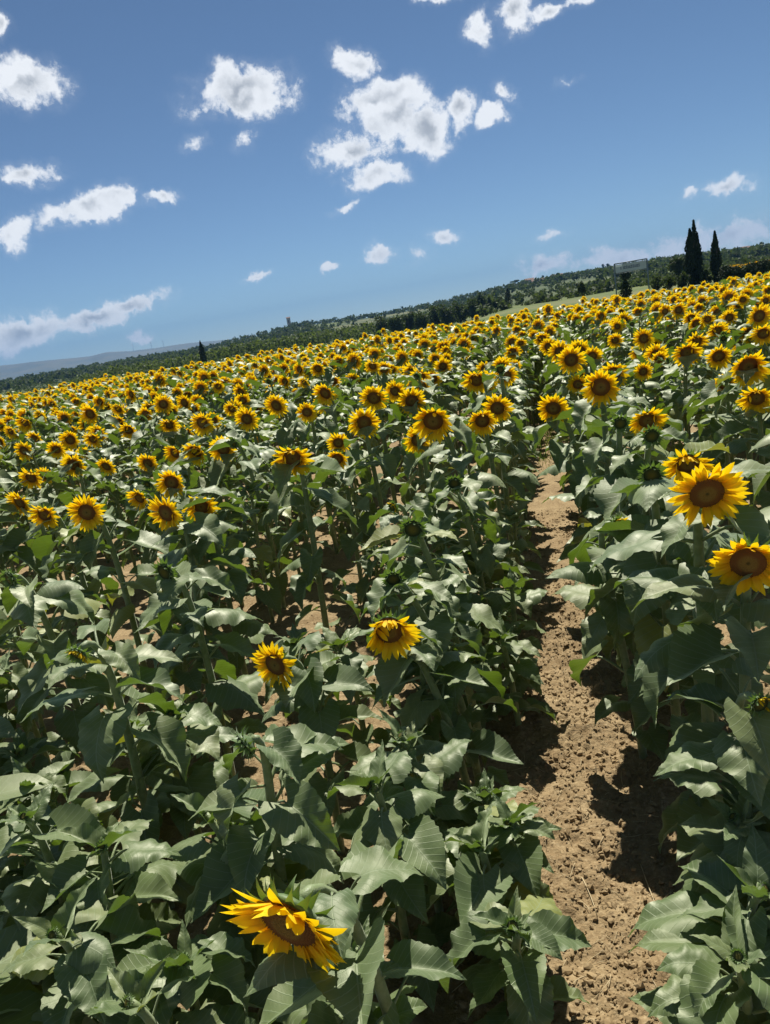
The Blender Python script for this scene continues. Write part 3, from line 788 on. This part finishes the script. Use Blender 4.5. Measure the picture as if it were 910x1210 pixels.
H(770, 515, 34, 'bud', depth=3.0, az=0, nod=14, label='green bud, right and lower of the pair above the path')
H(770, 561, 40, 'bud', depth=2.5, az=-4, nod=10, label='large green bud just left of the largest open sunflower')
H(898, 832, 46, 'half', depth=1.75, az=20, nod=12, label='green half-closed bud at the right edge of the foreground')
H(488, 625, 42, 'bud', depth=2.9, az=2, nod=12, label='large dark green bud on a straight stem left of the path')
H(537, 571, 28, 'bud', depth=3.6, az=4, nod=12, label='small dark bud just left of the bare path')
H(465, 684, 36, 'bud', depth=2.65, az=6, nod=20, label='spiky green bud right above the half-covered sunflower')
H(464, 599, 22, 'half', depth=3.6, az=-30, nod=6, label='small half-open yellow bud above the large dark green bud')
H(195, 676, 42, 'bud', depth=3.0, az=-20, nod=8, label='round green bud with yellowish centre in the left foreground')
H(92, 773, 42, 'half', depth=2.3, az=-10, nod=30, label='bud showing first yellow petals in the left foreground')
H(290, 880, 56, 'bud', depth=1.9, az=-55, nod=25, label='bristly green bud below the solitary left-facing sunflower')
H(12, 684, 36, 'bud', depth=3.0, az=-25, nod=8, label='green bud at the left edge of the foreground')
for (x, y, dp) in ((120, 1000, 1.9), (62, 1105, 1.65), (216, 1135, 1.6), (28, 965, 1.95), (150, 1185, 1.5), (866, 965, 1.78), (905, 1050, 1.62), (872, 1130, 1.52), (240, 960, 2.0)):
    plants.append(dict(head=at(x, y, dp), n=normal_from(rng.normal(0, 60), -45), rad=.022, kind='young', hero=True, label=None, style=None, lean=(0, 0)))
for (x, y, w) in ((24, 594, 31), (53, 608, 33), (103, 605, 40), (165, 588, 28), (197, 606, 42), (238, 598, 38), (203, 570, 35), (37, 564, 27), (87, 549, 28), (126, 551, 22),
                  (175, 547, 24), (207, 535, 25), (232, 533, 31), (264, 530, 31), (346, 541, 43), (42, 518, 20), (117, 512, 22), (152, 508, 21), (100, 535, 17), (107, 489, 24),
                  (140, 483, 18), (178, 481, 20), (203, 486, 20), (252, 496, 20), (292, 495, 27), (274, 483, 19), (327, 479, 27), (380, 477, 20), (390, 466, 18), (442, 470, 32),
                  (430, 499, 35), (400, 523, 25), (399, 542, 27), (309, 520, 16), (467, 462, 24), (454, 436, 20), (512, 497, 48), (494, 520, 31), (570, 497, 34), (588, 482, 33),
                  (570, 469, 20), (563, 449, 31), (593, 433, 22), (573, 436, 18), (551, 506, 18), (699, 486, 24), (675, 425, 32), (662, 416, 26), (649, 410, 21), (683, 454, 23),
                  (812, 416, 31), (849, 421, 29), (884, 433, 44), (856, 453, 29), (894, 470, 37), (902, 394, 26), (760, 439, 20), (779, 424, 20), (761, 400, 23), (823, 403, 24),
                  (727, 402, 17), (488, 438, 24), (488, 456, 16), (525, 410, 20), (640, 400, 18), (737, 378, 18), (862, 375, 18), (795, 372, 16), (445, 402, 14), (515, 424, 16)):
    hero(x, y, w)
hero_n = len(plants)
def row_of(x): return int(math.floor((x - PATH_X) / ROW))      # -1 is the first row left of the path, 0 the first on the right
for p in plants:
    h = p['head']; n = p['n']; back = Vector((-n.x, -n.y, 0)).normalized()
    bx, by = h.x + back.x * .09 + rng.normal(0, .03), h.y + back.y * .09 + rng.normal(0, .03)
    k = row_of(bx); cx = PATH_X + (k + .5) * ROW
    bx = cx + max(-.17, min(.17, bx - cx)) if abs(bx - PATH_X) < .75 else bx
    if k == -1: bx = max(bx, PATH_X - .42)
    p['base'] = (bx, by); p['row'] = k
taken = {}
for p in plants: taken.setdefault(p['row'], []).append(p['base'][1])
FIELD_END = 30.0
fr = np.random.default_rng(88)
for k in range(-46, 24):
    x0 = PATH_X + (k + .5) * ROW
    y = .30 + fr.uniform(0, .25)
    while y < FIELD_END + 1.2 * math.sin(k * .7) :
        y += fr.uniform(.15, .24) if y < 2.4 and k <= 0 else fr.uniform(.21, .34)
        x = x0 + fr.normal(0, .04)
        if k == -1: x += .09 * max(0, min(1, (9 - y) / 4))
        if k < -1 and y < 4.2: x += fr.normal(0, .15)
        if k in (-1, 0) and y > 9: x += (PATH_X - x0) * min(.5, (y - 9) * .16) * max(0, min(1, (20 - y) / 5)) + fr.normal(0, .06)
        if y > 14: x += fr.normal(0, .16)
        d = math.hypot(x, y); b = math.degrees(float(bearing(x, y)))
        if abs(b) > 31 + 34 / max(d, 1) or (d < (1.0 if k < 0 else 1.55)) or y < .62: continue
        if any(abs(y - t) < .15 for t in taken.get(k, ())): continue
        if fr.random() < .05: continue
        if k < 0: hh = .52 + .04 * fr.normal() if d < 1.5 else .62 + .06 * fr.normal() if d < 2.2 else (.67 + .06 * fr.normal() if d < 3.6 else (.80 + .06 * fr.normal() if d < 4.8 else 1.17 + .085 * fr.normal()))
        else: hh = .68 + .05 * fr.normal() if d < 1.7 else (.84 + .06 * fr.normal() if d < 3.0 else 1.17 + .085 * fr.normal())
        if d < 4.4: kind = 'young'
        elif d < 7: kind = 'open' if fr.random() < .30 else ('bud' if fr.random() < .3 else 'young')
        elif d < 11: kind = 'open' if fr.random() < .62 else ('bud' if fr.random() < .4 else 'young')
        else: kind = 'open' if fr.random() < .72 else 'young'
        if kind == 'young': hh *= .80 if k < 0 and d < 8 else .88
        rad = fr.uniform(.08, .118) if kind == 'open' else (fr.uniform(.045, .06) if kind == 'bud' else fr.uniform(.018, .03))
        n = normal_from(fr.normal(-5, 11), fr.uniform(4, 24) if kind != 'young' else fr.uniform(-60, -20))
        gz = float(terrain(x, y))
        plants.append(dict(head=Vector((x + n.x * .1 + fr.normal(0, .03), y + n.y * .1 + fr.normal(0, .03), gz + hh)), n=n, rad=rad, kind=kind, hero=False, label=None, style=None, base=(x, y), row=k, lean=(0, 0)))
for (x0, y0, hh) in [((-.55 if i == 0 else -.70 - .75 * i) + fr.normal(0, .07), 1.25 + .42 * j + fr.normal(0, .08), .55 + .035 * j + fr.normal(0, .03)) for i in range(3) for j in range(8 if i == 0 else 3)]:
    n = normal_from(fr.normal(0, 40), fr.uniform(-60, -20))
    plants.append(dict(head=Vector((x0 + n.x * .05, y0 + n.y * .05, hh)), n=n, rad=fr.uniform(.018, .03), kind='young', hero=False, label=None, style=None, base=(x0, y0), row=row_of(x0), lean=(0, 0)))
for p in plants:
    q = project(p['head']); m = project((p['base'][0], p['base'][1], p['head'].z * .6))
    ins = lambda c: c is not None and -12 < c[0] < 922 and -5 < c[1] < 1260
    p['vis'] = ins(q) or ins(m)
    p['dist'] = (p['head'] - CAM).dot(FWD)
vis = sorted([p for p in plants if p['vis']], key=lambda p: (p['dist'] - (1000 if p['hero'] and p['dist'] < 14 else 0)))
single = vis[:300]
rest = [p for p in plants if not any(p is s for s in single)]
print('plants', len(plants), 'visible', len(vis), 'rest', len(rest), 'depth', max(p['dist'] for p in single))

# ------------------------------------------------------------------ the plants one by one
def frame(n, spin):                        # matrix whose Z looks along n and Y stays up
    z = n.normalized(); x = Vector((0, 0, 1)).cross(z)
    if x.length < .05: x = Vector((1, 0, 0))
    x.normalize(); y = z.cross(x)
    return Matrix((x, y, z)).transposed().to_4x4() @ rotz(spin)
def stem_curve(p, steps):
    bx, by = p['base']; gz = float(terrain(bx, by)); o = np.array([bx, by, gz])
    h = np.array(p['head']) - o; n = np.array(p['n'])
    end = h - n * (p['rad'] * .34)
    hk = .16 if p['kind'] in ('open', 'half') else .07
    c2 = end - n * hk + np.array([0, 0, -.02]); j = p.setdefault('j', rng.normal(0, .02, 2))
    c1 = np.array([j[0], j[1], h[2] * .62])
    return o, bez((0, 0, -.03), c1, c2, end, steps)
def leaf_plan(p, rg, count):
    out = []; a = rg.uniform(0, 6.28); H = p['head'].z - float(terrain(*p['base']))
    far = p['dist'] > 8
    for i in range(count):
        t = (.10 if not far else .3) + (.93 - (.10 if not far else .3)) * (i + rg.uniform(-.3, .3)) / (count - 1)
        if p.get('hero'): t = .08 + (t - .08) * .86
        t = min(max(t, .08), .95)
        a += 2.4 + rg.normal(0, .25)
        sz = float(np.interp(t, [.08, .3, .6, .8, .95], [.152, .192, .190, .146, .087])) * rg.uniform(.82, 1.15) * min(1.12, .62 + .4 * H)
        kind = 'young' if t > .86 else ('wilt' if rg.random() < (.38 if t < .5 else .18) else 'mature')
        out.append((t, a, sz, kind, int(rg.integers(0, 99)), rg.normal(0, .12)))
    if p['kind'] == 'young':
        for i in range(4): out.append((.97, a + i * 1.6, rg.uniform(.07, .13), 'young', int(rg.integers(0, 99)), rg.normal(0, .2)))
    return out
ORD = ['first', 'second', 'third', 'fourth', 'fifth', 'sixth', 'seventh', 'eighth', 'ninth', 'tenth', 'eleventh', 'twelfth', 'thirteenth', 'fourteenth', 'fifteenth', 'sixteenth', 'seventeenth', 'eighteenth', 'nineteenth', 'twentieth']
def ordinal(i):
    if i < 20: return ORD[i]
    tens = {2: 'twenty', 3: 'thirty', 4: 'forty', 5: 'fifty'}[(i + 1) // 10]
    return tens + '-' + ORD[(i + 1) % 10 - 1] if (i + 1) % 10 else {3: 'thirtieth', 4: 'fortieth', 5: 'fiftieth'}[(i + 1) // 10]
byrow = {}
for p in sorted(single, key=lambda p: p['base'][1]): byrow.setdefault(p['row'], []).append(p)
WORD = {'open': 'open yellow sunflower', 'bud': 'sunflower with round green bud', 'half': 'half-open sunflower', 'young': 'leafy sunflower without an open head'}
for k, v in byrow.items():
    side = 'left' if k < 0 else 'right'; rn = ordinal(-k - 1 if k < 0 else k)
    for i, p in enumerate(v):
        if not p['label']: p['label'] = '%s, %s plant in %s row %s of path' % (WORD[p['kind']], ordinal(i), rn, side)

def build_plant(p, i):
    rg = np.random.default_rng(1000 + i)
    near = p['dist'] < 4.3; close = p['dist'] < 3.9 and p['kind'] == 'open'
    o, C = stem_curve(p, 14 if near else 9)
    root = link('sunflower', None, M=Matrix.Translation(o), label=p['label'], cat='sunflower', group='sunflowers in the field')
    H = C[-1][2]; r0 = .0165 * min(1.15, .5 + .5 * H) if p['kind'] != 'young' else .0140
    rr = np.interp(np.linspace(0, 1, len(C)), [0, .5, .85, 1], [r0, r0 * .85, r0 * .62, max(r0 * .7, p['rad'] * .12)])
    link('stem', tube(C, rr, 9 if near else 6).mesh('stem', [STEM]), root)
    cnt = int(rg.integers(18, 22)) if near else int(rg.integers(14, 18))
    for (t, a, sz, kind, vi, roll) in leaf_plan(p, rg, cnt):
        q = C[int(round(t * (len(C) - 1) * .93))]
        if abs(p['base'][0] - PATH_X) < .55 and math.cos(a) * (PATH_X - p['base'][0]) > .12: sz *= .84 if p['row'] < 0 else 1.0
        if p['dist'] < 2.8 and p['row'] < 0: sz *= .97
        L = LEAVES[kind]; L = L[vi % len(L)]
        M = Matrix.Translation(q) @ rotz(a) @ Matrix.Rotation(roll, 4, 'X') @ Matrix.Rotation(rg.normal(0, .12), 4, 'Y') @ Matrix.Scale(sz, 4)
        if near:
            lf = link('leaf', L['hi'], root, M); link('petiole', L['pet'], lf)
        else: link('leaf', L['both'], root, M)
    HM = Matrix.Translation(Vector(np.array(p['head']) - o)) @ frame(p['n'], 0) @ Matrix.Scale(p['rad'], 4)
    hd = link('flower_head' if p['kind'] in ('open', 'half') else 'bud', RECEPT_ME, root, HM)
    if p['kind'] == 'open':
        st = p['style'] or ('open', 'open', 'cup', 'droop')[int(rg.integers(0, 4))]; v = int(rg.integers(0, len(RINGS[st])))
        link('disc', DISC_ME, hd)
        if close:
            for (q, M) in RINGS[st][v]: link('petal', PETAL_ME[q], hd, M)
            for (q, M) in BR[i % 4]: link('bract', BRACT_ME[q], hd, M)
        else:
            link('petals', RING_ME[st][v], hd, rotz(rg.uniform(0, 6.28)) if st != 'droop' else None, kind='stuff'); link('bracts', BR_ME[i % 4], hd, kind='stuff')
    else:
        link('bud_core', BUD_ME, hd); link('bracts', BB_ME[i % 4], hd, kind='stuff')
        if p['kind'] == 'half': link('petals', RING_ME['half'][i % 3], hd, kind='stuff')
for i, p in enumerate(single): build_plant(p, i)

# ------------------------------------------------------------------ the rest of the field, past the three hundred nearest plants
def template(kind, seed, far):
    rg = np.random.default_rng(seed)
    hh = 1.17 if kind == 'open' else 1.02
    n = normal_from(rg.normal(-3, 4), rg.uniform(6, 22) if kind == 'open' else -40)
    p = dict(head=Vector((n.x * .1, n.y * .1, hh)), n=n, rad=rg.uniform(.088, .118) if kind == 'open' else .03, kind=kind, base=(0, 0), j=rg.normal(0, .02, 2), dist=20 if far else 9)
    o, C = stem_curve(p, 5); g = G()
    g.add(tube(C, np.linspace(.013, .009, 5), 4), mat=0)
    for (t, a, sz, kd, vi, roll) in leaf_plan(p, rg, 10 if far else 14):
        q = C[int(round(t * 4))]; L = LEAVES[kd]; L = L[vi % len(L)]
        M = nm(Matrix.Translation(q) @ rotz(a) @ Matrix.Rotation(roll, 4, 'X') @ Matrix.Scale(sz * 1.2, 4))
        g.add(L['xlo' if far else 'lo'], M, 1)
        if not far: g.add(L['pg'], M, 0)
    if kind == 'open':
        HM = Matrix.Translation(p['head']) @ frame(n, 0) @ Matrix.Scale(p['rad'], 4)
        g.add(DISC_XLO if far else DISC_LO, nm(HM), 3)
        for (q, M) in petal_ring(rg, 'open' if seed % 3 else 'cup')[::2 if far else 1]: g.add(PETALS_LO[q % 6], nm(HM @ M @ Matrix.Diagonal((1, 2.4 if far else 1.5, 1, 1))), 2)
        for (q, M) in BR[seed % 4][::2]:
            b = BRACTS[q]; g.add(G(b.V[[0, 2, 16]], [(0, 1, 2)]), nm(HM @ M), 4)
    T = []; Mx = []
    for f, m in zip(g.F, g.M):
        for k in range(1, len(f) - 1): T.append((f[0], f[k], f[k + 1])); Mx.append(m)
    return g.V, np.array(T), np.array(Mx, np.int32), g.uv, g.rad
TM = {(k, f): [template(k, 300 + 17 * s + 7 * f, f) for s in range(6)] for k in ('open', 'young') for f in (False, True)}
def build_rest():
    Vs, Ts, Ms, Us, Rs = [], [], [], [], []; off = 0
    for p in rest:
        far = p['dist'] > 17; kind = 'open' if p['kind'] == 'open' else 'young'
        V, T, M, U, Rd = TM[(kind, far)][int(fr.integers(0, 6))]
        bx, by = p['base']; gz = float(terrain(bx, by)); s = (p['head'].z - gz) / (1.17 if kind == 'open' else 1.02)
        a = fr.normal(0, .16) if kind == 'open' else fr.uniform(0, 6.28); c, sn = math.cos(a), math.sin(a)
        W = V * np.array([fr.uniform(.92, 1.1)] * 2 + [s])
        W = np.stack((W[:, 0] * c - W[:, 1] * sn + bx, W[:, 0] * sn + W[:, 1] * c + by, W[:, 2] + gz), 1)
        Vs.append(W); Ts.append(T + off); Ms.append(M); Us.append(U); Rs.append(Rd); off += len(V)
    me = tri_mesh('sunflower_field', np.vstack(Vs), np.vstack(Ts), FIVE, np.concatenate(Ms), np.vstack(Us), np.concatenate(Rs))
    link('sunflower_field', me, label='mass of yellow sunflowers filling the field out to its far edge', cat='sunflowers', kind='stuff')
    print('field tris', len(me.polygons))
build_rest()
# a second field of sunflowers on the rise behind the hedge
def far_field():
    n = 1000; V = []; M = []
    pxs = tg.uniform(850, 1060, n); ds = tg.uniform(175, 235, n)
    P = np.array([spot(a, b) for a, b in zip(pxs, ds)]); P[:, 2] += tg.uniform(.7, 1.1, n)
    Vy, Fy = leaf_cloud(P, .22, tg); P2 = P.copy(); P2[:, 2] -= .45; P2 = np.vstack((P2, P2 + tg.normal(0, .5, P2.shape) * np.array([1, 1, .3])))
    Vg, Fg = leaf_cloud(P2, .42, tg)
    link('far_sunflower_strip', tri_mesh('far_sunflower_strip', np.vstack((Vy, Vg)), np.vstack((Fy, Fg + len(Vy))), [PETAL, PALEFOL], np.array([0] * len(Fy) + [1] * len(Fg), np.int32), smooth=False),
         label='thin yellow green strip of another sunflower field behind the hedge', cat='sunflowers', kind='stuff')
far_field()

# ------------------------------------------------------------------ soil clods, straw, weeds
def ico(rg):
    t = (1 + 5 ** .5) / 2
    V = np.array([(-1, t, 0), (1, t, 0), (-1, -t, 0), (1, -t, 0), (0, -1, t), (0, 1, t), (0, -1, -t), (0, 1, -t), (t, 0, -1), (t, 0, 1), (-t, 0, -1), (-t, 0, 1)]) / 1.9
    F = [(0, 11, 5), (0, 5, 1), (0, 1, 7), (0, 7, 10), (0, 10, 11), (1, 5, 9), (5, 11, 4), (11, 10, 2), (10, 7, 6), (7, 1, 8), (3, 9, 4), (3, 4, 2), (3, 2, 6), (3, 6, 8), (3, 8, 9), (4, 9, 5), (2, 4, 11), (6, 2, 10), (8, 6, 7), (9, 8, 1)]
    return V * rg.uniform(.5, 1.4, (12, 1)) * rg.uniform(.7, 1.3, (1, 3)), np.array(F)
cg = np.random.default_rng(12)
def clods():
    tm = [ico(cg) for _ in range(12)]; Vs = []; Ts = []; off = 0
    n = 21000
    y = .95 + 5.6 * cg.random(n) ** 1.6; x = np.where(cg.random(n) < .5, PATH_X + cg.normal(0, .20, n), cg.uniform(-2.6, 1.4, n))
    r = np.clip(cg.lognormal(math.log(.0040), .60, n), .0016, .014)
    z = terrain(x, y) + micro(x, y)
    for i in range(n):
        V, F = tm[i % 12]; a = cg.uniform(0, 6.28); c, s = math.cos(a), math.sin(a)
        W = V * r[i] * np.array([1, .85, .75]); W = np.stack((W[:, 0] * c - W[:, 1] * s + x[i], W[:, 0] * s + W[:, 1] * c + y[i], W[:, 2] + z[i] + r[i] * .35), 1)
        Vs.append(W); Ts.append(F + off); off += 12
    link('soil_clods', tri_mesh('soil_clods', np.vstack(Vs), np.vstack(Ts), [mat_clod()], smooth=False), label='crumbled brown soil clods scattered over the bare path', cat='clods', kind='stuff')
clods()
STRAW = mat_simple('dry_straw', (.42, .33, .18), (.55, .45, .27), 20, .7)
def straw_geo(x, y, a, L, r=.0012):
    t = np.linspace(-.5, .5, 5); bend = cg.normal(0, .05) * L
    X = x + math.cos(a) * t * L - math.sin(a) * bend * (1 - 4 * t * t); Y = y + math.sin(a) * t * L + math.cos(a) * bend * (1 - 4 * t * t)
    Z = terrain(X, Y) + micro(X, Y); Z = np.maximum(Z, np.linspace(Z[0], Z[-1], 5)) + .004
    return tube(np.stack((X, Y, Z), 1), [r] * 5, 4)
g = G()
for k in range(430): g.add(straw_geo(PATH_X + cg.normal(0, .22), 1.0 + 4 * cg.random() ** 1.5, cg.uniform(0, 3.14), cg.uniform(.02, .09), cg.uniform(.0005, .0011)))
link('straw_litter', g.mesh('straw_litter', [STRAW]), label='fine dry straw bits littering the bare path', cat='straw', kind='stuff')
def on_ground(px, py):
    r = ray(px, py); return CAM + r * (-CAM.z / r.z)
for (a, b, lab) in (((757, 1022), (788, 1112), 'long pale dry straw lying along the path'), ((688, 1040), (706, 1085), 'short bent dry straw lying left on the path')):
    A, B = on_ground(*a), on_ground(*b); m = (A + B) / 2
    g = straw_geo(m.x, m.y, math.atan2(B.y - A.y, B.x - A.x), (B - A).length, .0014); c = g.V.mean(0); g.V = g.V - c
    link('straw', g.mesh('straw', [STRAW]), M=Matrix.Translation(c), label=lab, cat='straw')
def weeds():
    V = []; F = []
    for k in range(1500):
        y = 8.0 + 6 * cg.random(); x = PATH_X + cg.normal(0, .15); h = cg.uniform(.03, .13) * min(1, (y - 7) / 3); a = cg.uniform(0, 6.28); l = cg.uniform(.2, .8) * h; z = float(terrain(x, y)) + .01
        w = .0035; c, s = math.cos(a), math.sin(a); b = len(V)
        V += [(x - s * w, y + c * w, z), (x + s * w, y - c * w, z), (x + c * l * .5, y + s * l * .5, z + h * .7), (x + c * l, y + s * l, z + h)]
        F += [(b, b + 1, b + 2), (b, b + 2, b + 3)]
    link('weeds', G(V, F).mesh('weeds', [mat_simple('weed', (.09, .13, .035), (.16, .17, .06), 4, .7, trans=((.2, .26, .03), .3))]), label='thin grass and weeds growing at the far end of the path', cat='weeds', kind='stuff')
weeds()

# ------------------------------------------------------------------ haze: pale even air round the whole scene
def haze():
    g = box((-7900, -7900, -45), (7900, 7900, 300))
    m, n, o = material('haze_air')
    v = n.new('ShaderNodeVolumePrincipled'); v.inputs['Color'].default_value = (.15, .36, .72, 1); v.inputs['Density'].default_value = 0.00012; v.inputs['Anisotropy'].default_value = 0.0
    n.l.new(v.outputs[0], o.inputs['Volume'])
    link('haze', g.mesh('haze', [m], False), kind='stuff', label='pale blue haze filling the air', cat='haze')
haze()
